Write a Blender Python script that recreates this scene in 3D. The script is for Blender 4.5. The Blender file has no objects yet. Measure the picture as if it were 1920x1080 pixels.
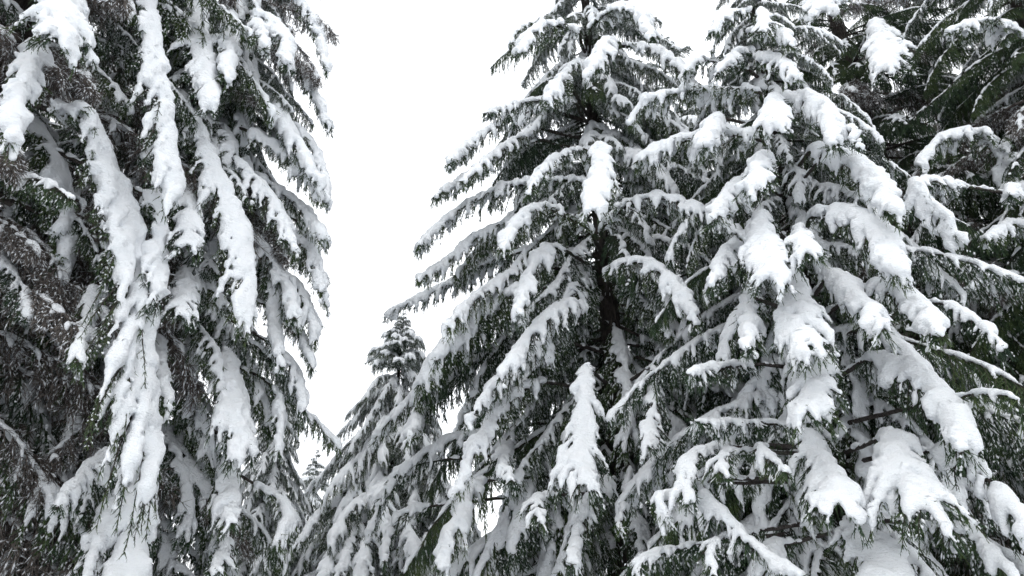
import bpy, math, time
import numpy as np
from mathutils import Vector, Matrix
import openvdb

T0 = time.time()
sc = bpy.context.scene

# ------------------------------------------------------------------ camera
CAM_Z = 2.0
PITCH = math.radians(24.1)
F = 1280.0                     # focal length in pixels of the 1920 px photograph
cam_d = bpy.data.cameras.new('camera')
cam_d.lens = F / 1920 * 36
cam_d.sensor_width = 36
cam_d.clip_start = 0.05
cam_d.clip_end = 3000
cam = bpy.data.objects.new('camera', cam_d)
sc.collection.objects.link(cam)
cam.location = (0, 0, CAM_Z)
cam.rotation_euler = (math.pi / 2 + PITCH, 0, 0)
sc.camera = cam

# ------------------------------------------------------------------ overcast sky
SUN_EL, SUN_AZ = math.radians(58), math.radians(200)
w = bpy.data.worlds.new('World')
sc.world = w
w.use_nodes = True
nt = w.node_tree
for n in list(nt.nodes):
    nt.nodes.remove(n)
out = nt.nodes.new('ShaderNodeOutputWorld')
bg = nt.nodes.new('ShaderNodeBackground')
sky = nt.nodes.new('ShaderNodeTexSky')
sky.sky_type = 'NISHITA'
sky.sun_disc = False
sky.sun_elevation = SUN_EL
sky.sun_rotation = SUN_AZ
sky.dust_density = 4
OVERCAST = (1.0, 1.0, 1.0)
cloud = nt.nodes.new('ShaderNodeRGB')
SKY_L = 17.6
cloud.outputs[0].default_value = (0.965 * SKY_L, 0.99 * SKY_L, 1.02 * SKY_L, 1)
mix = nt.nodes.new('ShaderNodeMix')
mix.data_type = 'RGBA'
mix.inputs[0].default_value = 0.92
nt.links.new(sky.outputs[0], mix.inputs[6])
nt.links.new(cloud.outputs[0], mix.inputs[7])
nt.links.new(mix.outputs[2], bg.inputs[0])
bg.inputs[1].default_value = 0.1
nt.links.new(bg.outputs[0], out.inputs[0])

sun_d = bpy.data.lights.new('sun', 'SUN')
sun_d.energy = 0.5
sun_d.angle = math.radians(90)
sun_d.color = (1.0, 0.985, 0.96)
sun = bpy.data.objects.new('sun', sun_d)
sc.collection.objects.link(sun)
sd = Vector((math.sin(SUN_AZ) * math.cos(SUN_EL), math.cos(SUN_AZ) * math.cos(SUN_EL), math.sin(SUN_EL)))
sun.rotation_euler = sd.to_track_quat('Z', 'Y').to_euler()
sun.location = (0, -10, 40)

sc.view_settings.view_transform = 'Standard'
sc.view_settings.look = 'None'
sc.view_settings.exposure = 0.15
sc.view_settings.gamma = 1
sc.view_settings.use_curve_mapping = False
sc.render.engine = 'CYCLES'
sc.cycles.max_bounces = 7
sc.cycles.diffuse_bounces = 6
sc.cycles.use_denoising = True


def ray(u, v):
    a, b = (u - 960) / F, (540 - v) / F
    return np.array([a, math.cos(PITCH) - b * math.sin(PITCH), math.sin(PITCH) + b * math.cos(PITCH)])


def at(u, v, Y):
    d = ray(u, v)
    return np.array([0, 0, CAM_Z]) + d * (Y / d[1])


def px_m(p):
    """metres per photograph pixel at point p"""
    d = p - np.array([0, 0, CAM_Z])
    return (d[1] * math.cos(PITCH) + d[2] * math.sin(PITCH)) / F


# ------------------------------------------------------------------ materials
def new_mat(name):
    m = bpy.data.materials.new(name)
    m.use_nodes = True
    return m, m.node_tree, m.node_tree.nodes['Principled BSDF']


def node(t, kind, **kw):
    n = t.nodes.new(kind)
    for k, v in kw.items():
        setattr(n, k, v)
    return n


def mat_snow():
    m, t, b = new_mat('snow')
    co = node(t, 'ShaderNodeTexCoord')
    n1 = node(t, 'ShaderNodeTexNoise'); n1.inputs['Scale'].default_value = 9; n1.inputs['Detail'].default_value = 5
    t.links.new(co.outputs['Object'], n1.inputs['Vector'])
    r = node(t, 'ShaderNodeValToRGB')
    r.color_ramp.elements[0].position = 0.3; r.color_ramp.elements[0].color = (0.875, 0.905, 0.95, 1)
    r.color_ramp.elements[1].position = 0.7; r.color_ramp.elements[1].color = (0.915, 0.94, 0.98, 1)
    t.links.new(n1.outputs['Fac'], r.inputs[0])
    t.links.new(r.outputs[0], b.inputs['Base Color'])
    b.inputs['Roughness'].default_value = 0.75
    b.inputs['Specular IOR Level'].default_value = 0.15
    b.inputs['Subsurface Weight'].default_value = 0.6
    b.inputs['Subsurface Radius'].default_value = (1.0, 1.0, 1.0)
    b.inputs['Subsurface Scale'].default_value = 0.018
    n2 = node(t, 'ShaderNodeTexNoise'); n2.inputs['Scale'].default_value = 24; n2.inputs['Detail'].default_value = 6
    n2.inputs['Roughness'].default_value = 0.65
    mp = node(t, 'ShaderNodeMapping'); mp.inputs['Scale'].default_value = (1, 1, 2.2)
    t.links.new(co.outputs['Object'], mp.inputs[0]); t.links.new(mp.outputs[0], n2.inputs['Vector'])
    bp = node(t, 'ShaderNodeBump'); bp.inputs['Strength'].default_value = 1.0; bp.inputs['Distance'].default_value = 0.065
    t.links.new(n2.outputs['Fac'], bp.inputs['Height'])
    t.links.new(bp.outputs[0], b.inputs['Normal'])
    return m


def mat_needles(name, c0, c1, c2):
    m, t, b = new_mat(name)
    co = node(t, 'ShaderNodeTexCoord')
    n1 = node(t, 'ShaderNodeTexNoise'); n1.inputs['Scale'].default_value = 7; n1.inputs['Detail'].default_value = 4
    t.links.new(co.outputs['Object'], n1.inputs['Vector'])
    oi = node(t, 'ShaderNodeObjectInfo')
    ad = node(t, 'ShaderNodeMath', operation='MULTIPLY_ADD'); ad.inputs[1].default_value = 0.25; 
    t.links.new(oi.outputs['Random'], ad.inputs[0]); t.links.new(n1.outputs['Fac'], ad.inputs[2])
    r = node(t, 'ShaderNodeValToRGB')
    r.color_ramp.elements[0].position = 0.35; r.color_ramp.elements[0].color = (*c0, 1)
    r.color_ramp.elements[1].position = 0.85; r.color_ramp.elements[1].color = (*c2, 1)
    e = r.color_ramp.elements.new(0.6); e.color = (*c1, 1)
    t.links.new(ad.outputs[0], r.inputs[0])
    t.links.new(r.outputs[0], b.inputs['Base Color'])
    b.inputs['Roughness'].default_value = 0.6
    b.inputs['Specular IOR Level'].default_value = 0.3
    return m


def mat_bark(name, c0, c1):
    m, t, b = new_mat(name)
    co = node(t, 'ShaderNodeTexCoord')
    mp = node(t, 'ShaderNodeMapping'); mp.inputs['Scale'].default_value = (9, 9, 3)
    n1 = node(t, 'ShaderNodeTexNoise'); n1.inputs['Scale'].default_value = 2.2; n1.inputs['Detail'].default_value = 8
    v = node(t, 'ShaderNodeTexVoronoi'); v.inputs['Scale'].default_value = 2.5
    t.links.new(co.outputs['Object'], mp.inputs[0]); t.links.new(mp.outputs[0], n1.inputs['Vector']); t.links.new(mp.outputs[0], v.inputs['Vector'])
    r = node(t, 'ShaderNodeValToRGB')
    r.color_ramp.elements[0].position = 0.35; r.color_ramp.elements[0].color = (*c0, 1)
    r.color_ramp.elements[1].position = 0.7; r.color_ramp.elements[1].color = (*c1, 1)
    t.links.new(n1.outputs['Fac'], r.inputs[0]); t.links.new(r.outputs[0], b.inputs['Base Color'])
    b.inputs['Roughness'].default_value = 0.9
    bp = node(t, 'ShaderNodeBump'); bp.inputs['Strength'].default_value = 1.0; bp.inputs['Distance'].default_value = 0.065
    t.links.new(v.outputs['Distance'], bp.inputs['Height']); t.links.new(bp.outputs[0], b.inputs['Normal'])
    return m


M_SNOW = mat_snow()
M_NEEDLE = mat_needles('spruce_needles', (0.018, 0.036, 0.022), (0.034, 0.064, 0.030), (0.072, 0.105, 0.036))
M_BARK = mat_bark('spruce_bark', (0.018, 0.014, 0.012), (0.055, 0.044, 0.036))
M_TWIG = mat_bark('dead_twig', (0.09, 0.075, 0.065), (0.19, 0.165, 0.145))


# ------------------------------------------------------------------ mesh helpers
class Geo:
    """collects triangles in numpy blocks, with a material slot for each block"""
    def __init__(s):
        s.v, s.t, s.m, s.sm, s.n = [], [], [], [], 0

    def add(s, v, t, mat=0, smooth=False):
        v = np.asarray(v, np.float32).reshape(-1, 3)
        t = np.asarray(t, np.int32).reshape(-1, 3)
        if len(t) == 0:
            return
        s.v.append(v); s.t.append(t + s.n)
        s.m.append(np.full(len(t), mat, np.int32)); s.sm.append(np.full(len(t), smooth, bool))
        s.n += len(v)

    def mesh(s, name, mats):
        me = bpy.data.meshes.new(name)
        for m in mats:
            me.materials.append(m)
        if not s.v:
            return me
        v = np.concatenate(s.v); t = np.concatenate(s.t)
        me.vertices.add(len(v)); me.vertices.foreach_set('co', v.ravel())
        me.loops.add(len(t) * 3); me.loops.foreach_set('vertex_index', t.ravel())
        me.polygons.add(len(t))
        me.polygons.foreach_set('loop_start', np.arange(0, len(t) * 3, 3, dtype=np.int32))
        me.polygons.foreach_set('material_index', np.concatenate(s.m))
        me.polygons.foreach_set('use_smooth', np.concatenate(s.sm))
        me.update(calc_edges=True)
        return me


def unit(a):
    a = np.asarray(a, float)
    return a / (np.linalg.norm(a, axis=-1, keepdims=True) + 1e-12)


def tube(g, P, R, sides, mat):
    P = np.asarray(P, float); n = len(P)
    T = unit(np.gradient(P, axis=0))
    ref = np.array([0.13, 0.21, 0.97]) if abs(T[0][2]) < 0.9 else np.array([0.97, 0.1, 0.2])
    A = unit(np.cross(T, ref)); B = np.cross(T, A)
    ph = np.arange(sides) / sides * 2 * math.pi
    V = P[:, None] + (A[:, None] * np.cos(ph)[None, :, None] + B[:, None] * np.sin(ph)[None, :, None]) * np.asarray(R)[:, None, None]
    i, j = np.meshgrid(np.arange(n - 1), np.arange(sides), indexing='ij')
    a = i * sides + j; b = i * sides + (j + 1) % sides; c = a + sides; d = b + sides
    t = np.concatenate([np.stack([a, b, d], -1).reshape(-1, 3), np.stack([a, d, c], -1).reshape(-1, 3)])
    g.add(V, t, mat, True)


def catmull(P, n):
    P = np.asarray(P, float)
    if len(P) == 2:
        P = np.array([P[0], (P[0] + P[1]) / 2, P[1]])
    Q = np.vstack([2 * P[0] - P[1], P, 2 * P[-1] - P[-2]])
    outp = []
    m = len(P) - 1
    for k in range(m):
        p0, p1, p2, p3 = Q[k:k + 4]
        for t in np.linspace(0, 1, n, endpoint=(k == m - 1)):
            outp.append(0.5 * ((2 * p1) + (-p0 + p2) * t + (2 * p0 - 5 * p1 + 4 * p2 - p3) * t * t + (-p0 + 3 * p1 - 3 * p2 + p3) * t ** 3))
    return np.array(outp)


def resample(P, step):
    s = np.concatenate([[0], np.cumsum(np.linalg.norm(np.diff(P, axis=0), axis=1))])
    n = max(6, int(s[-1] / step))
    q = np.linspace(0, s[-1], n)
    return np.stack([np.interp(q, s, P[:, k]) for k in range(3)], -1), s[-1]


def needle_geo(g, A, D, L, K, nl, nw, rng, mat=0):
    """shoots from points A along D with lengths L, each K needles as slender triangles and a core"""
    if len(A) == 0:
        return
    A, D, L = np.array(A), unit(np.array(D)), np.array(L)
    S = len(A)
    ref = unit(rng.normal(size=(S, 3)))
    e1 = unit(np.cross(D, ref)); e2 = np.cross(D, e1)
    j = np.arange(K)
    tt = ((j + 0.3) / K)[None, :] + rng.uniform(-.03, .03, (S, K))
    ph = j[None, :] * 2.4 + rng.uniform(0, 6.28, (S, 1)) + rng.uniform(-.4, .4, (S, K))
    o = e1[:, None] * np.cos(ph)[..., None] + e2[:, None] * np.sin(ph)[..., None]
    l = nl * rng.uniform(.75, 1.2, (S, K))[..., None]
    base = A[:, None] + D[:, None] * (tt * L[:, None])[..., None]
    wv = np.cross(np.broadcast_to(D[:, None], o.shape), o) * nw * .5
    tip = base + D[:, None] * l * .8 + o * l * .55 + np.array([0, 0, -.12]) * l
    V = np.stack([base + wv, base - wv, tip], 2).reshape(-1, 3)
    g.add(V, np.arange(S * K * 3), mat, False)
    w = nw * .9
    for e in (e1, e2):
        V = np.stack([A + e * w, A - e * w, A + D * (L[:, None] * .97)], 1).reshape(-1, 3)
        g.add(V, np.arange(S * 3), mat, False)


OCT = np.array([[1, 0, 0], [0, 1, 0], [-1, 0, 0], [0, -1, 0], [0, 0, 1], [0, 0, -.5]], float)
OCTF = np.array([[0, 1, 4], [1, 2, 4], [2, 3, 4], [3, 0, 4], [1, 0, 5], [2, 1, 5], [3, 2, 5], [0, 3, 5]])


def flecks(g, A, D, Ln, W, rng):
    """small elongated crumbs of snow lying on shoots"""
    if len(A) == 0:
        return
    A, D, Ln, W = np.array(A), unit(np.array(D)), np.array(Ln), np.array(W)
    sx = unit(np.cross(D, [0.03, 0.02, 1.0])); up = np.cross(sx, D)
    jit = rng.uniform(.65, 1.35, (len(A), 6, 3))
    q = OCT[None] * jit
    c = A + D * (Ln[:, None] * .5) + up * (W[:, None] * .5)
    V = c[:, None] + D[:, None] * q[..., :1] * (Ln[:, None, None] * .5) + sx[:, None] * q[..., 1:2] * W[:, None, None] + up[:, None] * q[..., 2:] * W[:, None, None]
    t = OCTF[None] + (np.arange(len(A)) * 6)[:, None, None]
    g.add(V, t, 0, True)


def trilerp_noise(shape, cell, rng):
    """smooth value noise on a grid of SHAPE voxels with lattice CELL voxels"""
    out = None
    dims = [int(math.ceil(s / cell)) + 2 for s in shape]
    lat = rng.uniform(-1, 1, dims).astype(np.float32)
    for ax in range(3):
        x = np.arange(shape[ax]) / cell
        i = x.astype(int); f = x - i; f = f * f * (3 - 2 * f)
        a = np.take(lat, i, axis=ax); b = np.take(lat, i + 1, axis=ax)
        sh = [1, 1, 1]; sh[ax] = -1
        f = f.reshape(sh).astype(np.float32)
        lat = a * (1 - f) + b * f
    return lat


def snow_surface(g, caps, vox, up, rng, amp=.35, adapt=.0):
    """one melted-together surface of all the tapered capsules (a, b, ra, rb)"""
    if not len(caps):
        return
    a = np.array([c[0] for c in caps]); b = np.array([c[1] for c in caps])
    ra = np.array([c[2] for c in caps]); rb = np.array([c[3] for c in caps])
    k = max(vox * .6, .008)
    pad = np.maximum(ra, rb) + vox * 3.5
    lo = np.minimum(a, b).min(0) - pad.max() - vox * 2; hi = np.maximum(a, b).max(0) + pad.max() + vox * 2
    shape = tuple(int(x) for x in np.ceil((hi - lo) / vox))
    E = np.full(shape, 1e-7, np.float32)
    ax = [lo[i] + np.arange(shape[i]) * vox for i in range(3)]
    for n in range(len(caps)):
        l = np.minimum(a[n], b[n]) - pad[n]; h = np.maximum(a[n], b[n]) + pad[n]
        i0 = np.maximum(0, ((l - lo) / vox).astype(int)); i1 = np.minimum(shape, ((h - lo) / vox).astype(int) + 2)
        X = ax[0][i0[0]:i1[0]][:, None, None] - a[n][0]
        Y = ax[1][i0[1]:i1[1]][None, :, None] - a[n][1]
        Z = ax[2][i0[2]:i1[2]][None, None, :] - a[n][2]
        ba = b[n] - a[n]
        q = max(1e-9, ba.dot(ba))
        t = np.clip((X * ba[0] + Y * ba[1] + Z * ba[2]) / q, 0, 1)
        dx = X - t * ba[0]; dy = Y - t * ba[1]; dz = Z - t * ba[2]
        vn = dx * up[0] + dy * up[1] + dz * up[2]
        d2 = dx * dx + dy * dy + dz * dz + np.where(vn < 0, 1.6, 0) * vn * vn
        d = np.sqrt(d2) - (ra[n] + (rb[n] - ra[n]) * t)
        E[i0[0]:i1[0], i0[1]:i1[1], i0[2]:i1[2]] += np.exp(np.clip(-d / k, -12, 12)).astype(np.float32)
    fld = -k * np.log(E)
    fld += trilerp_noise(shape, .16 / vox, rng) * amp * .034 + trilerp_noise(shape, .06 / vox, rng) * amp * .022
    bgv = vox * 3
    grid = openvdb.FloatGrid(bgv)
    grid.copyFromArray(np.clip(fld, -bgv, bgv))
    pts, tris, quads = grid.convertToPolygons(0.0, adapt)
    pts = pts * vox + lo
    T = [tris.astype(np.int64)] if len(tris) else []
    if len(quads):
        quads = quads.astype(np.int64)
        T += [quads[:, [0, 1, 2]], quads[:, [0, 2, 3]]]
    if not T:
        return
    T = np.concatenate(T)[:, ::-1]
    g.add(pts, T, 0, True)


# ------------------------------------------------------------------ one bough
def grow(P, side, wl, wr, rng, s0=.25, thick=.09, droop=1.0, fan=0.0, spacing=.095, shoot=.13, K=10, nl=.03, nw=.007,
         cover=.9, vox=.024, frost=.55, dead=False, rad=.022, density=1.0, hang=1.0, endc=.9, adapt=.6, twiggy=0):
    """A drooping bough along P. Returns (bough Geo with bark 0 / needles 1, snow Geo)."""
    g, sn = Geo(), Geo()
    P, L = resample(P, .07)
    n = len(P)
    P = P + np.cumsum(rng.normal(0, .006, P.shape), 0) * np.linspace(0, 1, n)[:, None]
    T = unit(np.gradient(P, axis=0))
    side = unit(np.asarray(side, float))
    N = unit(np.cross(T, np.broadcast_to(side, T.shape)))
    N *= np.where(N[:, 2:3] + 1e-3 < 0, -1, 1)
    mean_n = unit(unit(N.mean(0)) * .8 + np.array([0, 0, .7]))
    tip_taper = 1 - np.linspace(0, 1, n) ** 1.2
    tube(g, P, rad * (tip_taper * .85 + .15), 5, 0)
    sa, sD, sL = [], [], []          # shoots
    caps = []
    fa, fD, fl, fw = [], [], [], []  # snow crumbs
    z = np.array([0, 0, 1.0])

    def axis_at(s):
        x = min(max(s / L, 0), 1) * (n - 1)
        i = min(int(x), n - 2); f = x - i
        return P[i] * (1 - f) + P[i + 1] * f, unit(T[i] * (1 - f) + T[i + 1] * f), unit(N[i])

    # snow along the axis
    lump = np.interp(np.arange(n), np.arange(0, n + 4, 3), rng.uniform(.8, 1.15, len(np.arange(0, n + 4, 3))))
    ts = np.linspace(0, 1, n)
    env = np.where(ts < s0, .27, np.interp(ts, [s0, s0 + .18, .75, 1], [.45, .72, .6, .34])) * lump * thick
    if dead:
        env = env * .3
    up_i = unit(N * .75 + z * .55)
    for i in range(n - 1):
        if ts[i] > .97 or rng.random() < (.04 if ts[i] > s0 else .45) + (1 - cover) * .3:
            continue
        caps.append((P[i] + up_i[i] * env[i] * .6, P[i + 1] + up_i[i + 1] * env[i + 1] * .6, env[i], env[i + 1]))
    # branchlets
    for sgn, w in ((1, wl), (-1, wr)):
        if w <= 0.02:
            continue
        s = L * s0 + rng.uniform(0, spacing)
        patch = 1.0
        while s < L * .985:
            t = (s / L - s0) / (1 - s0)
            c, tg, nn = axis_at(s)
            rise = .35 - .1 * fan + (.65 + .1 * fan) * min(1, t / (.25 + .35 * fan))
            fall = 1 - (.74 - .25 * fan) * max(0, (t - .35 - .3 * fan) / (.65 - .3 * fan)) ** 1.4
            ln = w * rise * fall * rng.uniform(.62, 1.15)
            ang = math.radians(rng.uniform(22, 44) + 18 * t + 14 * fan)
            d = unit(side * sgn * math.cos(ang) + tg * math.sin(ang))
            m = 6
            pts = [c.copy()]
            g_ = droop * rng.uniform(.6, 1.35)
            for q in range(m):
                d = unit(d + np.array([0, 0, -1]) * g_ * (.14 + .14 * q) * (.6 if fan > .5 else 1) + rng.normal(0, .05, 3))
                pts.append(pts[-1] + d * ln / m)
            pts = np.array(pts)
            bt = unit(np.gradient(pts, axis=0))
            tube(g, pts, np.linspace(rad * .32, .0025, m + 1), 3, 0)
            if rng.random() < .12:
                patch = rng.uniform(.35, 1.1)
            patch = patch * .8 + .2
            big = rng.random() < .42 + .25 * fan
            cov = cover * patch * (rng.uniform(.8, 1.15) if big else rng.uniform(.12, .45)) * endc
            r0 = thick * (.66 if big else .5) * rng.uniform(.85, 1.15) * min(1, .6 + ln / .5)
            if dead:
                r0 *= .38
            last = max(0.0, cov) * m
            if rng.random() < cover + .1:
                for q in range(m):
                    if q + .35 > last:
                        break
                    if q > 1 and rng.random() < (1 - cover) * .55:
                        continue
                    ra_ = r0 * (1 - .5 * q / m) * rng.uniform(.92, 1.08); rb_ = r0 * (1 - .5 * (q + 1) / m)
                    if q + 1.35 > last:
                        rb_ *= .42
                    uu = nn * .3 + z * .7 + side * sgn * .5
                    uu = unit(uu - bt[q] * float(uu @ bt[q]) * .85)
                    caps.append((pts[q] + uu * ra_ * .55, pts[q + 1] + uu * rb_ * .55, ra_, rb_))
                    if q >= 1 and (q + 1.35 > last or rng.random() < .22):
                        # a tapering finger of snow on a shoot that hangs from the branchlet
                        fd = unit(bt[q] * rng.uniform(.6, 1.5) + side * rng.uniform(-.35, .35) - z * rng.uniform(.3, .9))
                        fl_ = min(.15, rng.uniform(.5, 1.4) * (thick * 1.3 + .03))
                        st = pts[q + 1] + uu * rb_ * .3
                        rf = max(.5 * ra_, rb_)
                        caps.append((st, st + fd * fl_, rf, .005))
                        for _ in range(3):
                            fa.append(st + fd * fl_ * rng.uniform(.5, 1.1) + rng.normal(0, .012, 3)); fD.append(fd); fl.append(rng.uniform(.02, .05)); fw.append(rng.uniform(.005, .012))
                            d3 = unit(fd + rng.normal(0, .15, 3)); l3 = min(.2, fl_ * rng.uniform(1.0, 1.3) + .03)
                            sa.append(st - uu * rf * .3); sD.append(d3); sL.append(l3 * .6)
                            sa.append(st - uu * rf * .3 + d3 * l3 * .5); sD.append(unit(d3 + rng.normal(0, .2, 3))); sL.append(l3 * .55)
            # shoots
            if not dead:
                step = .05 / density
                k = .03 + rng.uniform(0, step)
                while k < ln:
                    x = k / ln * m; i = min(int(x), m - 1); f = x - i
                    p = pts[i] * (1 - f) + pts[i + 1] * f; tb = bt[i]
                    pn = unit(np.cross(tb, z) + 1e-6)
                    for sg in (1, -1):
                        if rng.random() < .12:
                            continue
                        hg = rng.uniform(.15, 1.0) * hang
                        lg = shoot * (1.1 - .55 * k / ln) * rng.uniform(.55, 1.2)
                        dd = unit(tb * .75 + pn * sg * rng.uniform(.35, .9) - z * hg)
                        if rng.random() < .3:
                            dd = unit(dd * .5 - z * 1.0 + rng.normal(0, .15, 3)); lg *= 1.35
                        sa.append(p); sD.append(dd); sL.append(lg)
                        if rng.random() < frost:
                            fa.append(p + dd * lg * rng.uniform(.05, .5) + z * .004); fD.append(dd)
                            fl.append(lg * rng.uniform(.25, .7)); fw.append(rng.uniform(.005, .016) * (.6 + thick * 4))
                        if rng.random() < .26 * cover and k / ln < cov:
                            rr = r0 * rng.uniform(.35, .6) * (1 - .4 * k / ln)
                            if rr > vox * .5:
                                caps.append((p + nn * rr * .5, p + dd * lg * .95 + nn * rr * .4, rr, rr * .25))
                    k += step * rng.uniform(.8, 1.2)
                for q in range(m):      # needles on the branchlet itself
                    sa.append(pts[q]); sD.append(pts[q + 1] - pts[q] + 1e-6); sL.append(ln / m)
            else:
                for q in range(1, m + 1):
                    for _ in range(4 + twiggy):
                        dd = unit(bt[q] * .7 + rng.normal(0, .6, 3) - z * .5)
                        lg = rng.uniform(.07, .2)
                        mid = pts[q] + dd * lg * .5 + rng.normal(0, .015, 3)
                        e = mid + unit(dd - z * .4) * lg * .5
                        tube(g, [pts[q], mid, e], [.0035, .0028, .0015], 3, 0)
                        for _s in range(2):
                            d2 = unit(dd + rng.normal(0, .7, 3))
                            tube(g, [mid, mid + d2 * lg * .4], [.0022, .001], 3, 0)
                        if rng.random() < frost:
                            fa.append(mid); fD.append(dd); fl.append(lg * rng.uniform(.25, .7)); fw.append(rng.uniform(.0035, .009))
            s += spacing * rng.uniform(.75, 1.3)
    # shoots hanging straight from the axis and at its tip
    if not dead:
        for i in range(int(n * max(0, s0 - .1)), n - 1):
            for _ in range(3 if fan < .5 else 1):
                dd = unit(T[i] * rng.uniform(.2, 1) + side * rng.uniform(-.8, .8) - z * rng.uniform(.2, 1.2) * hang)
                sa.append(P[i]); sD.append(dd); sL.append(shoot * rng.uniform(.6, 1.4))
        for _ in range(6):
            sa.append(P[-2]); sD.append(unit(T[-1] + rng.normal(0, .35, 3))); sL.append(shoot * rng.uniform(.6, 1.1))
        needle_geo(g, sa, sD, sL, K, nl, nw, rng, 1)
    if thick > 0:
        snow_surface(sn, caps, vox, mean_n, rng, amp=min(1.0, thick / .09), adapt=adapt)
    flecks(sn, fa, fD, fl, fw, rng)
    return g, sn


# ------------------------------------------------------------------ bough kinds for the fillers, shared mesh data
def arc_axis(L, p0, p1, bend=1.3, n=12):
    p = [np.zeros(3)]
    for i in range(n):
        a = math.radians(p0 + (p1 - p0) * ((i + .5) / n) ** bend)
        p.append(p[-1] + np.array([math.cos(a), 0, math.sin(a)]) * L / n)
    return np.array(p)


PROTO = {}


def proto(kind, count, L, p0, p1, **kw):
    lst = []
    for i in range(count):
        rng = np.random.RandomState(hash_(kind) + i * 17)
        P = arc_axis(L, p0 + rng.uniform(-8, 8), p1 + rng.uniform(-10, 8), rng.uniform(.9, 1.6))
        P[:, 1] += np.linspace(0, 1, len(P)) ** 2 * rng.uniform(-.25, .25) * L * .5
        k = dict(kw)
        wd = k.pop('w')
        g, s = grow(P, (0, 1, 0), wd * rng.uniform(.8, 1.15), wd * rng.uniform(.8, 1.15), rng, **k)
        lst.append((g.mesh(kind + '_bough', [M_TWIG if k.get('dead') else M_BARK, M_NEEDLE]), s.mesh(kind + '_snow', [M_SNOW]), L))
    PROTO[kind] = lst


def hash_(s):
    return sum((i + 3) * ord(c) for i, c in enumerate(s)) % 9973


proto('laden', 5, 3.1, -5, -58, w=.76, thick=.066, cover=.9, s0=.16, vox=.022, frost=.85, K=9, droop=1.0)
proto('hanging', 4, 2.5, -28, -78, w=.58, thick=.066, cover=.88, s0=.14, vox=.022, frost=.85, K=9, droop=.9)
proto('patchy', 6, 3.0, -8, -52, w=.7, thick=.05, cover=.75, s0=.16, vox=.02, frost=.95, K=9, droop=1.2, hang=1.3, shoot=.15)
proto('dusky', 5, 3.0, -5, -48, w=.7, thick=.035, cover=.35, s0=.2, vox=.02, frost=.06, K=9, droop=1.1, hang=1.2, shoot=.15)
proto('crown', 5, 1.0, 25, -18, w=.4, spacing=.07, thick=.055, cover=.85, s0=.12, vox=.02, frost=.6, K=10, droop=.4, shoot=.1)
proto('snowy_tip', 4, 1.0, 18, -30, w=.42, spacing=.08, thick=.075, cover=1, s0=.08, vox=.02, frost=.9, K=9, droop=.6, shoot=.1)
proto('bare', 4, 2.4, 0, -50, w=.55, thick=.06, cover=.7, s0=.2, vox=.02, frost=.75, dead=True, droop=.8, spacing=.11)
print('protos', round(time.time() - T0, 1))


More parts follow.
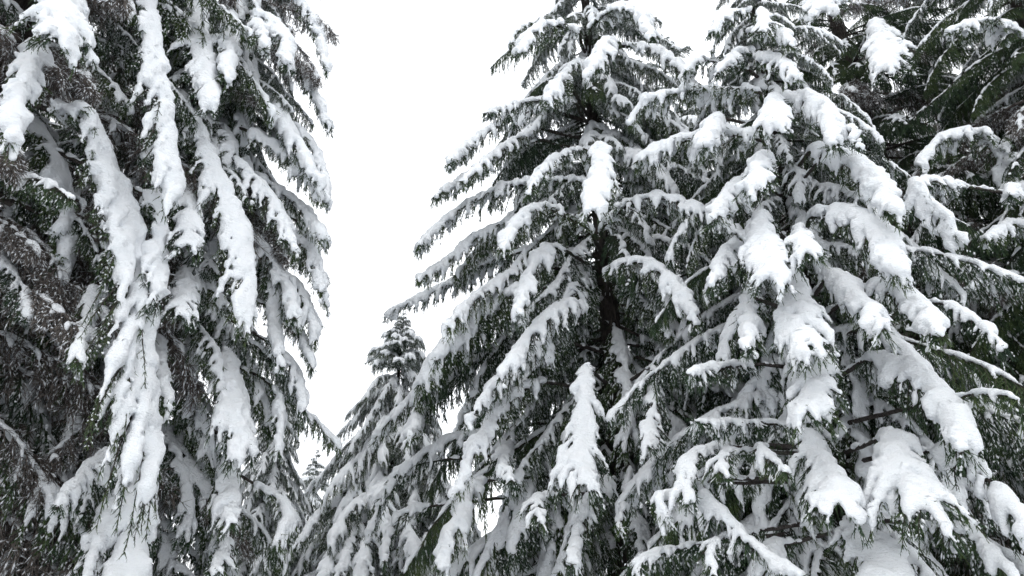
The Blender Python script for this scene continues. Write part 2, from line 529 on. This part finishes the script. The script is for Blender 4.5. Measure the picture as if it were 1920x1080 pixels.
# ------------------------------------------------------------------ trees
class Tree:
    def __init__(s, label, base, lean, apex_z, R, r_base, group='snow-laden spruces of the forest'):
        """base (x, y) on the ground, lean (dx, dy) per metre, R(z) crown radius"""
        s.base = np.array([base[0], base[1], 0.0]); s.lean = np.array([lean[0], lean[1], 1.0])
        s.apex = apex_z; s.R = R; s.rb = r_base; s.tip = 'crown'
        o = bpy.data.objects.new('spruce_tree', None)
        sc.collection.objects.link(o)
        o.location = s.base
        o['label'] = label; o['category'] = 'tree'; o['group'] = group
        s.o = o
        rng = np.random.RandomState(hash_(label))
        s.rng = rng
        g = Geo()
        zz = np.arange(-.4, apex_z, .25)
        P = np.array([s.lean * q for q in zz]) + np.stack([.03 * np.sin(zz * .7 + rng.uniform(0, 6)), .03 * np.sin(zz * .5), 0 * zz], -1)
        Rr = r_base * np.clip(1 - zz / apex_z, 0.02, 1) ** .85 * (1 + .35 * np.exp(-np.maximum(zz, 0) / .4))
        tube(g, P, Rr, 18, 0)
        me = g.mesh('trunk', [M_BARK])
        co = np.empty(len(me.vertices) * 3, np.float32); me.vertices.foreach_get('co', co)
        co = co.reshape(-1, 3); co[:, :2] += rng.normal(0, .008, (len(co), 2)); me.vertices.foreach_set('co', co.ravel())
        t = bpy.data.objects.new('trunk', me); sc.collection.objects.link(t); t.parent = o
        s.nb = 0

    def axis(s, z):
        return s.base + s.lean * z

    def child(s, gm, sm, loc, mat=None):
        b = bpy.data.objects.new('bough', gm); sc.collection.objects.link(b); b.parent = s.o
        n = bpy.data.objects.new('snow_load', sm); sc.collection.objects.link(n); n.parent = b
        if mat is None:
            b.location = loc
        else:
            b.matrix_basis = mat
        s.nb += 1
        return b

    def fill(s, z0, z1, dz=.36, per=7, limit=290, back=.45, kinds=None, front=.72, down=.1, scale=1.0, snow=1.0, gap=0.0):
        """whorls of boughs from z0 to z1"""
        rng = s.rng
        z = min(z1, s.apex - .15); k = 0
        while z > z0:
            R = s.R(z)
            n = per
            off = rng.uniform(0, 6.28)
            for i in range(n):
                az = off + i * 2 * math.pi / n + rng.uniform(-.35, .35)
                zz = z + rng.uniform(-.16, .16)
                a = s.axis(zz)
                toc = math.atan2(-a[1], -a[0])
                dev = abs((az - toc + math.pi) % (2 * math.pi) - math.pi)
                ln = R * rng.uniform(.82, 1.12) * scale
                isfront = dev < 1.0
                if s.nb > limit or (dev > 1.9 and rng.random() < back) or (a[2] < 2.0 and rng.random() < .5):
                    continue
                if a[2] > 15.5 and rng.random() < .5:
                    continue
                if dev < gap and a[2] < 10.5 and rng.random() < .85:
                    continue
                if isfront:
                    ln *= front
                tp = (s.apex - zz)
                if tp < 1.6:
                    kd = s.tip
                else:
                    names, pr = zip(*(kinds or [('laden', .45), ('hanging', .2), ('patchy', .35)]))
                    kd = names[rng.choice(len(names), p=np.array(pr) / sum(pr))]
                gm, sm, L = PROTO[kd][rng.randint(len(PROTO[kd]))]
                f = ln / (L * (.85 if tp >= 1.6 else .95))
                tilt = rng.uniform(-.14, .16) + down * min(1, (tp - 1.2) / 4)
                if tp < 1.6:
                    tilt = (-(.7 - .45 * tp) if tp < 1.5 else 0) * (1 if kd == 'crown' else .35) + rng.uniform(-.12, .12)
                fy = f ** .75 if f < 1 else f ** .85
                m = (Matrix.Translation(Vector((a - s.base).tolist())) @ Matrix.Rotation(az, 4, 'Z') @ Matrix.Rotation(tilt, 4, 'Y')
                     @ Matrix.Rotation(rng.uniform(-.2, .2), 4, 'X') @ Matrix.Diagonal((f, fy * (1 if rng.random() < .5 else -1), f ** .85 * snow if f < 1 else f, 1)))
                s.child(gm, sm, None, m)
            if s.nb > limit and not getattr(s, 'cut', 0):
                s.cut = z; print('limit reached at z', round(z, 2), s.o['label'][:30])
            z -= dz * rng.uniform(.8, 1.2) * (1 if s.apex - z > 3 else .6)
            k += 1

    def hero(s, pts, w, th, fs=.45, wl=None, wr=None, root=.12, push=1.0, Ys=None, **kw):
        """A single bough seen in the photograph: pts are where its snowy ridge runs, from the trunk out; w its half width and th the
        depth of its snow, in photograph pixels. Depth comes from the crown's radius at that height."""
        rng = np.random.RandomState(hash_(str(pts)) + 5)
        m = len(pts); Q = []
        for i, (u, v) in enumerate(pts):
            fr = (fs + (1 - fs) * i / max(1, m - 1)) * push
            Y = s.base[1]
            if Ys is not None:
                Y = s.base[1] + Ys[i]
            else:
                for _ in range(8):
                    p = at(u, v, Y)
                    a = s.axis(p[2]); rr = fr * s.R(p[2]); dx = p[0] - a[0]
                    Y = .5 * Y + .5 * (a[1] - math.sqrt(max(0, rr * rr - dx * dx)))
            Q.append(at(u, v, Y))
        Q = np.array(Q)
        a = s.axis(Q[0][2])
        hd = math.hypot(*(Q[0] - a)[:2])
        rp = s.axis(Q[0][2] + root * hd)
        head = unit((Q[-1] - rp) * np.array([1, 1, 0]))
        side = np.array([-head[1], head[0], 0.0])          # left of the heading
        pm = px_m(Q.mean(0))
        mid = rp * .4 + Q[0] * .6 + np.array([0, 0, .04])
        allp = np.vstack([rp, mid, Q]) if hd > .35 else np.vstack([rp, Q])
        P = catmull(allp, 10)
        seg = np.linalg.norm(np.diff(P, axis=0), axis=1).cumsum()
        L = seg[-1]
        d0 = np.argmin(np.linalg.norm(P - Q[0], axis=1))
        s0 = min(.6, max(.06, (seg[d0 - 1] if d0 > 0 else 0) / L - .02))
        k = dict(s0=s0, thick=th * pm * .78, rad=.02 + .004 * L, vox=min(.024, max(.0128, 1.85 * pm)))
        near = pm < .0085
        k.update(K=7 if near else 5, adapt=.8, spacing=.11, density=.64, nl=.028 if near else .034, nw=.0068 if near else .009, shoot=.13, droop=1.0)
        k['droop'] = 1.35
        if kw.get('fan'):
            k.update(droop=.5, spacing=.075, thick=th * pm * .66)
        k.update(kw)
        fk = 1.35 + .75 * kw.get('fan', 0)
        wm = w * pm * fk
        g, sn = grow(P - rp, side, wm if wl is None else wl * pm * fk, wm if wr is None else wr * pm * fk, rng, **k)
        s.child(g.mesh('bough', [M_BARK, M_NEEDLE]), sn.mesh('snow_load', [M_SNOW]), Vector((rp - s.base).tolist()))


def trunk_from_px(uv_low, uv_high, Y):
    """base x and lean of a trunk that passes through two photograph points at depth Y"""
    a, b = at(*uv_low, Y), at(*uv_high, Y)
    lean = (b[0] - a[0]) / (b[2] - a[2])
    return (a[0] - lean * a[2], Y), (lean, 0.0)


def cone(apex, slope, powr=.9, rmax=9.0, low=None):
    def R(z):
        r = slope * max(.02, apex - z) ** powr
        return min(rmax, max(r, .12))
    return R


# ---- the tall spruce in the middle
YA = 12.0
base, lean = trunk_from_px((1180, 1080), (1095, 0), YA)
AP = 20.6
A = Tree('tall snowy spruce in the middle with its dark trunk showing between the boughs', base, lean, AP, cone(AP, .328, 1.0, 3.95), .26)
A.fill(.8, AP, dz=.38, per=9, back=.72, kinds=[('laden', .27), ('hanging', .13), ('patchy', .5), ('dusky', .1)], front=.68, down=.26, scale=.98, gap=.38, limit=262)
H = lambda *a, **k: A.hero(*a, **dict(dict(cover=.82, frost=.6), **k))
H([(1080, 60), (1015, 50), (965, 100)], 50, 13)
H([(1110, 50), (1150, 20), (1195, 20), (1235, 80)], 36, 12)
H([(1140, 78), (1125, 105), (1108, 135)], 42, 15, fs=.6)
H([(1165, 88), (1225, 92), (1275, 125), (1300, 160)], 36, 12)
H([(1060, 150), (1040, 160), (1010, 200)], 46, 15, fs=.6)
H([(1010, 205), (940, 232), (880, 270), (845, 305)], 42, 12)
H([(1070, 190), (980, 190), (905, 215)], 36, 10)
H([(1000, 265), (900, 310), (815, 365)], 40, 11)
H([(1095, 282), (1045, 295), (1005, 330), (990, 372)], 30, 9)
H([(1128, 275), (1126, 325), (1120, 388)], 42, 20, fs=.7, fan=1.0)
H([(1085, 340), (960, 350), (880, 380), (815, 430), (785, 462)], 48, 12)
H([(1105, 432), (1060, 405), (1010, 388), (965, 430), (945, 475)], 50, 14)
H([(1040, 465), (1005, 480), (980, 535), (960, 590)], 52, 16, fs=.5)
H([(980, 470), (900, 500), (830, 540), (760, 570), (732, 592)], 38, 12)
H([(1090, 570), (1040, 580), (990, 630), (940, 705)], 52, 17)
H([(990, 540), (900, 575), (850, 620), (800, 672)], 58, 22, fs=.5)
H([(890, 682), (840, 720), (795, 770), (770, 825)], 44, 15, fs=.55)
H([(1010, 720), (950, 755), (900, 820), (850, 930)], 48, 17, fs=.55)
H([(900, 812), (830, 835), (770, 870), (710, 940)], 42, 16, fs=.6)
H([(860, 668), (780, 735), (700, 815)], 44, 16, fs=.7)
H([(1100, 690), (1096, 770), (1088, 850), (1092, 905)], 50, 18, fs=.65, fan=1.0)
H([(1140, 905), (1095, 960), (1062, 1075)], 42, 16, fs=.5)
H([(910, 905), (870, 960), (825, 1070)], 60, 22, fs=.7)
H([(1005, 935), (1003, 975)], 22, 14, fs=.8, fan=1)
H([(1130, 425), (1190, 378), (1260, 378), (1340, 412), (1395, 456)], 48, 14)
H([(1140, 508), (1190, 490), (1240, 512), (1285, 560), (1302, 612)], 50, 16)
H([(1225, 690), (1225, 760), (1218, 835)], 28, 13, fs=.6, fan=1.0)
H([(960, 830), (935, 860), (960, 910)], 30, 11)
H([(760, 880), (720, 940), (690, 1010)], 34, 13, fs=.8)
H([(770, 960), (735, 1000), (725, 1060)], 34, 15, fs=.8)
H([(1180, 880), (1160, 960), (1155, 1000)], 18, 10, fs=.5)
H([(1000, 245), (930, 290), (860, 350)], 46, 11)
H([(1000, 400), (900, 440), (830, 490), (775, 522)], 46, 12)
H([(985, 500), (900, 555), (845, 605)], 52, 14)
H([(1040, 640), (985, 670), (930, 720), (880, 790)], 50, 15)
print('A', A.nb, round(time.time() - T0, 1))

# ---- the heavily laden young spruce right of the middle
YB = 9.0
base, lean = trunk_from_px((1600, 1080), (1410, 0), YB)
AP = float(at(1390, -175, YB)[2])
B = Tree('heavily laden younger spruce right of the middle with big white pads of snow', base, lean, AP, cone(AP, .385, .95, 3.4), .15)
B.fill(.8, AP, dz=.34, per=8, back=.6, kinds=[('laden', .3), ('hanging', .15), ('patchy', .45), ('dusky', .1)], front=.66, down=.2, snow=1.05, scale=.95, gap=.25, limit=255)
H = B.hero
H([(1415, 172), (1310, 172), (1225, 186), (1182, 235)], 44, 18)
H([(1420, 262), (1340, 252), (1250, 275), (1188, 300)], 52, 20)
H([(1350, 225), (1338, 250), (1330, 280)], 34, 26, fs=.6)
H([(1450, 185), (1447, 235)], 34, 20, fs=.6, fan=1)
H([(1480, 182), (1530, 192), (1575, 268)], 46, 20)
H([(1530, 280), (1595, 305), (1650, 355), (1678, 408)], 52, 27, fs=.5)
H([(1432, 295), (1430, 342)], 34, 22, fs=.6, fan=1)
H([(1530, 405), (1595, 405), (1660, 450), (1692, 515)], 62, 30, fs=.5)
H([(1430, 410), (1432, 455), (1438, 512)], 52, 26, fs=.6, fan=1)
H([(1492, 515), (1503, 575), (1540, 650)], 48, 26, fs=.6, fan=1)
H([(1560, 515), (1605, 560), (1640, 615)], 48, 25, fs=.55)
H([(1640, 540), (1710, 572), (1762, 645)], 52, 27, fs=.6)
H([(1745, 570), (1815, 600), (1880, 662)], 38, 14, fs=.75)
H([(1532, 670), (1528, 715), (1500, 782)], 52, 24, fs=.65, fan=1)
H([(1640, 675), (1720, 705), (1790, 770), (1825, 855)], 78, 32, fs=.6)
H([(1512, 822), (1540, 885), (1565, 955)], 50, 24, fs=.65, fan=1)
H([(1668, 832), (1695, 890), (1745, 972)], 74, 34, fs=.7, fan=1)
H([(1612, 992), (1640, 1040), (1655, 1150)], 74, 32, fs=.7, fan=1)
H([(1780, 850), (1850, 920), (1905, 1010)], 56, 24, fs=.75)
H([(1800, 995), (1860, 1045), (1915, 1110)], 48, 22, fs=.8)
H([(1405, 335), (1375, 365), (1352, 410)], 46, 22, fs=.5)
H([(1370, 460), (1345, 500), (1322, 540)], 38, 18, fs=.6)
H([(1402, 560), (1405, 600), (1402, 655)], 28, 20, fs=.6)
H([(1395, 682), (1340, 690), (1275, 692)], 38, 17, fs=.55)
H([(1500, 792), (1390, 785), (1285, 784)], 30, 10, fs=.4)
H([(1310, 845), (1300, 930)], 30, 17, fs=.85, fan=1)
H([(1370, 852), (1371, 892)], 24, 14, fs=.8, fan=1)
H([(1430, 838), (1482, 882)], 28, 11, fs=.7)
H([(1315, 905), (1380, 980), (1440, 1030), (1530, 1080)], 32, 18, fs=.85)
H([(1440, 1030), (1470, 1120)], 56, 24, fs=.8)
H([(1250, 922), (1262, 975)], 20, 13, fs=.95, fan=1)
H([(1345, 1010), (1352, 1075)], 20, 12, fs=.9, fan=1)
H([(1215, 1040), (1212, 1090)], 20, 12, fs=.95, fan=1)
H([(1590, 240), (1610, 275)], 24, 14, fs=.9)
H([(1500, 430), (1512, 490)], 28, 18, fs=.6, fan=1)
H([(1870, 730), (1900, 800)], 26, 12, fs=1.0)
H([(1400, 20), (1360, 30), (1335, 60)], 34, 13)
H([(1405, 60), (1450, 55), (1490, 90)], 34, 12)
H([(1405, 95), (1370, 110), (1345, 140)], 30, 14)
H([(1420, 110), (1460, 118), (1500, 150)], 34, 15)
H([(1395, 130), (1320, 110), (1285, 130)], 30, 10)
H([(1425, 20), (1432, 60)], 24, 10, fs=.6, fan=1)
print('B', B.nb, round(time.time() - T0, 1))

# ---- the big dark spruce behind, on the right
YC = 12.5
base, lean = trunk_from_px((1740, 640), (1575, 60), YC)
Ct = Tree('tall dark spruce with a thick bare trunk behind the laden young one', base, lean, 21, cone(21, .42, .9, 4.8), .42)
Ct.fill(1, 17, dz=.36, per=7, kinds=[('dusky', .82), ('bare', .18)], front=.75, gap=.3)
H = Ct.hero
H([(1640, 45), (1650, 85), (1655, 135)], 44, 16, fs=.6, fan=1)
H([(1540, -30), (1548, 22)], 48, 18, fs=.6, fan=1)
H([(1660, -30), (1740, 5)], 40, 14)
H([(1700, 80), (1780, 70), (1850, 45), (1900, 60)], 36, 14, root=-.1)

# ---- the spruce beyond the right edge of the frame
YE = 9.5
base, lean = (float(at(2130, 500, YE)[0]), YE), (-.01, 0)
Et = Tree('green spruce on the far right reaching into view with arched white boughs', base, lean, 19, cone(19, .36, .9, 4.0), .3)
Et.fill(1, 15, dz=.36, per=7, kinds=[('patchy', .2), ('dusky', .65), ('bare', .15)], front=.8)
H = Et.hero
H([(1900, 330), (1870, 275), (1820, 250), (1765, 265), (1728, 312)], 48, 19)
H([(1735, 340), (1775, 395), (1835, 465)], 46, 20, Ys=[-1.6, -1.9, -2.0])
H([(1915, 70), (1850, 42), (1780, 62)], 38, 15)
H([(1900, 340), (1895, 372)], 30, 14)
H([(1960, 440), (1900, 430), (1850, 470)], 34, 13)
H([(1960, 520), (1880, 520), (1810, 560)], 30, 10)
print('CE', Ct.nb, Et.nb, round(time.time() - T0, 1))

# ---- left: two close pendulous spruces
YL = 7.2
base, lean = (float(at(-190, 600, YL)[0]), YL), (.012, 0)
L1 = Tree('nearest spruce on the left hung with long ribbons of snow and brown twigs', base, lean, 22, lambda z: min(3.1, .27 * max(.1, 22 - z)), .3)
L1.fill(.8, 13, dz=.36, per=8, back=.6, kinds=[('bare', .62), ('patchy', .3), ('hanging', .08)], front=.7)
H = L1.hero
kw = dict(droop=1.2, root=.5)
kf = dict(droop=.5, root=.5)
H([(100, -60), (112, 10), (105, 75)], 62, 24, fan=1, **kf)
H([(75, 85), (50, 140), (15, 265)], 50, 26, **kw)
H([(110, 215), (165, 230), (205, 330), (243, 440), (264, 580), (270, 740), (285, 885)], 78, 34, push=1.12, wr=135, wl=22, fan=1, droop=.5, spacing=.06, root=.5)
H([(262, -60), (284, 90), (300, 200), (318, 375)], 60, 28, wr=66, wl=8, fan=1, droop=.5, spacing=.06, root=.5)
H([(285, 375), (302, 460), (296, 560)], 44, 26, wr=50, wl=10, fan=1, droop=.5, spacing=.06, root=.5)
H([(200, 470), (165, 580), (140, 690)], 50, 16, **kw)
H([(20, 330), (80, 340), (130, 370)], 46, 12, cover=.6, **kw)
print('L1', L1.nb, round(time.time() - T0, 1))

YM = 9.2
base, lean = (float(at(330, 500, YM)[0]), YM), (.0, 0)
L2 = Tree('tall spruce on the left bordering the white gap with steep hanging boughs', base, lean, 24, lambda z: min(2.35 - .6 * min(1, max(0, (z - 7.5) / 4)), .2 * max(.1, 24 - z)), .27)
L2.fill(.8, 15, dz=.34, per=9, limit=266, back=.6, kinds=[('hanging', .45), ('patchy', .4), ('bare', .15)], front=.75)
H = L2.hero
H([(372, -40), (382, 60), (392, 130), (400, 190)], 40, 22, wr=40, wl=8, fan=1, droop=.6, spacing=.07, root=.5)
H([(430, 25), (440, 90), (432, 155)], 34, 17, **kw)
H([(475, 30), (525, 55), (545, 130)], 40, 17, **kw)
H([(480, 35), (490, 100)], 28, 14, **kw)
H([(545, 110), (595, 175), (622, 232)], 38, 14, **kw)
H([(500, 180), (545, 255), (595, 345)], 46, 19, **kw)
H([(340, 180), (395, 290), (445, 390), (470, 480), (480, 600)], 52, 22, wr=60, wl=10, fan=1, droop=.6, spacing=.07, root=.5)
H([(350, 350), (350, 465)], 34, 18, fan=1, **kf)
H([(425, 655), (440, 735), (470, 835)], 62, 26, fan=1, wr=60, wl=30, **kf)
H([(430, 830), (432, 900), (428, 985)], 50, 24, wr=80, wl=14, **kw)
H([(500, 470), (510, 600), (522, 695)], 34, 17, **kw)
H([(510, 580), (560, 620), (585, 690)], 34, 14, **kw)
H([(345, 510), (340, 600)], 34, 14, fan=1, **kf)
H([(300, 640), (312, 765)], 26, 16, **kw)
H([(515, 730), (528, 855)], 28, 14, **kw)
H([(545, -10), (592, 40), (612, 125)], 40, 15, **kw)
H([(565, 420), (598, 500), (604, 570)], 34, 14, **kw)
H([(530, 940), (525, 1010)], 30, 14, fan=1, **kf)
H([(420, 1000), (415, 1060)], 24, 14, fan=1, **kf)
H([(560, 240), (600, 310), (610, 380)], 34, 13, **kw)
H([(470, 250), (550, 305), (605, 385)], 52, 14, **kw)
H([(480, 330), (560, 385), (602, 455)], 54, 15, **kw)
H([(490, 400), (570, 470), (602, 560)], 54, 15, **kw)
H([(510, 490), (575, 560), (596, 650)], 50, 14, **kw)
H([(500, 640), (555, 690), (575, 770)], 46, 13, **kw)
H([(285, 850), (262, 990), (240, 1160)], 60, 36, wr=95, wl=20, fan=1, droop=.5, spacing=.06, root=.4, push=1.15)
H([(255, 820), (180, 870), (110, 950)], 50, 16, droop=1.2, root=.3, push=1.1)
H([(270, 880), (200, 960), (150, 1100)], 48, 18, droop=1.2, root=.3, push=1.1)
H([(440, 300), (510, 380), (555, 470)], 54, 15, **kw)
H([(450, 420), (530, 520), (565, 610)], 54, 15, **kw)
print('L2', L2.nb, round(time.time() - T0, 1))

# ---- trees further back
far_kinds = [('laden', .6), ('hanging', .2), ('patchy', .2)]


def far_tree(label, u, v, Y, slope, dz=.38, per=7, kinds=far_kinds, rb=.16, z0=.6, z1=99, group='snow-laden spruces of the forest', powr=.9, tip='crown', front=1.0, lean=(0, 0), rmax=4.5, snow=1.0):
    p = at(u, v, Y)
    t = Tree(label, (float(p[0]), Y), lean, float(p[2]), cone(float(p[2]), slope, powr, rmax), rb, group)
    t.tip = tip
    t.fill(z0, min(z1, t.apex), dz=dz, per=per, kinds=kinds, front=front, snow=snow)
    return t


far_tree('smaller white spruce with a green pointed top in the gap, behind the tall middle one', 755, 588, 18, .62, powr=.92, tip='snowy_tip', dz=.25, per=7, snow=1.35, kinds=[('laden', .65), ('hanging', .35)])
far_tree('farthest small spruce in the gap, only its snowy tip showing low down', 595, 845, 30, .5, tip='snowy_tip', dz=.4, snow=1.3)
far_tree('slim snowy spruce peeping out low between the left trees and the gap', 535, 690, 17, .4, tip='snowy_tip', per=9, dz=.28, snow=1.3)
dark = [('dusky', .75), ('bare', .25)]
far_tree('dark spruce standing in shade behind the two middle trees', 1238, 62, 17, .6, kinds=[('laden', .3), ('patchy', .4), ('dusky', .3)])
far_tree('dark spruce filling the background at the upper right corner', 1830, -700, 15.5, .34, kinds=dark, rb=.3, dz=.5)
far_tree('dark spruce behind the brown twigs at the left edge', 30, -900, 12, .3, kinds=dark, rb=.3, dz=.5)
far_tree('dark spruce hidden deep between the two left trees', 300, -500, 14, .3, kinds=dark, rb=.3, dz=.5, rmax=3.2)
far_tree('dark spruce deep behind the thick bare trunk on the right', 1600, -300, 18, .36, kinds=dark, rb=.3, dz=.5)
far_tree('pale snowy spruce glimpsed low behind the foot of the tall middle spruce', 985, 800, 24, .5, snow=1.3)
print('far', round(time.time() - T0, 1))

# ------------------------------------------------------------------ snowy ground
g = Geo()
rr = np.concatenate([[0], np.geomspace(.6, 900, 90)])
th = np.linspace(0, 2 * math.pi, 121)[:-1]
X = rr[:, None] * np.cos(th); Y = rr[:, None] * np.sin(th) + 8
Z = .12 * np.sin(X * .7 + 1) * np.cos(Y * .6) + .08 * np.sin(X * 1.9 + Y * 1.3)
Z = Z - .1
V = np.stack([X, Y, Z], -1)
i, j = np.meshgrid(np.arange(len(rr) - 1), np.arange(120), indexing='ij')
a = i * 120 + j; b = i * 120 + (j + 1) % 120; c = a + 120; d = b + 120
g.add(V, np.concatenate([np.stack([a, c, d], -1).reshape(-1, 3), np.stack([a, d, b], -1).reshape(-1, 3)]), 0, True)
gr = bpy.data.objects.new('snow_ground', g.mesh('snow_ground', [M_SNOW]))
sc.collection.objects.link(gr)
gr['kind'] = 'structure'
for t_ in PROTO:
    print(t_, [(len(a.polygons), len(b.polygons)) for a, b, _ in PROTO[t_]])
print('snow', sum(len(m.polygons) for m in bpy.data.meshes if 'snow' in m.name), 'bough', sum(len(m.polygons) for m in bpy.data.meshes if 'bough' in m.name))
tot = sum(len(m.polygons) for m in bpy.data.meshes)
print('done', round(time.time() - T0, 1), 'unique tris', tot, 'objects', len(sc.objects))
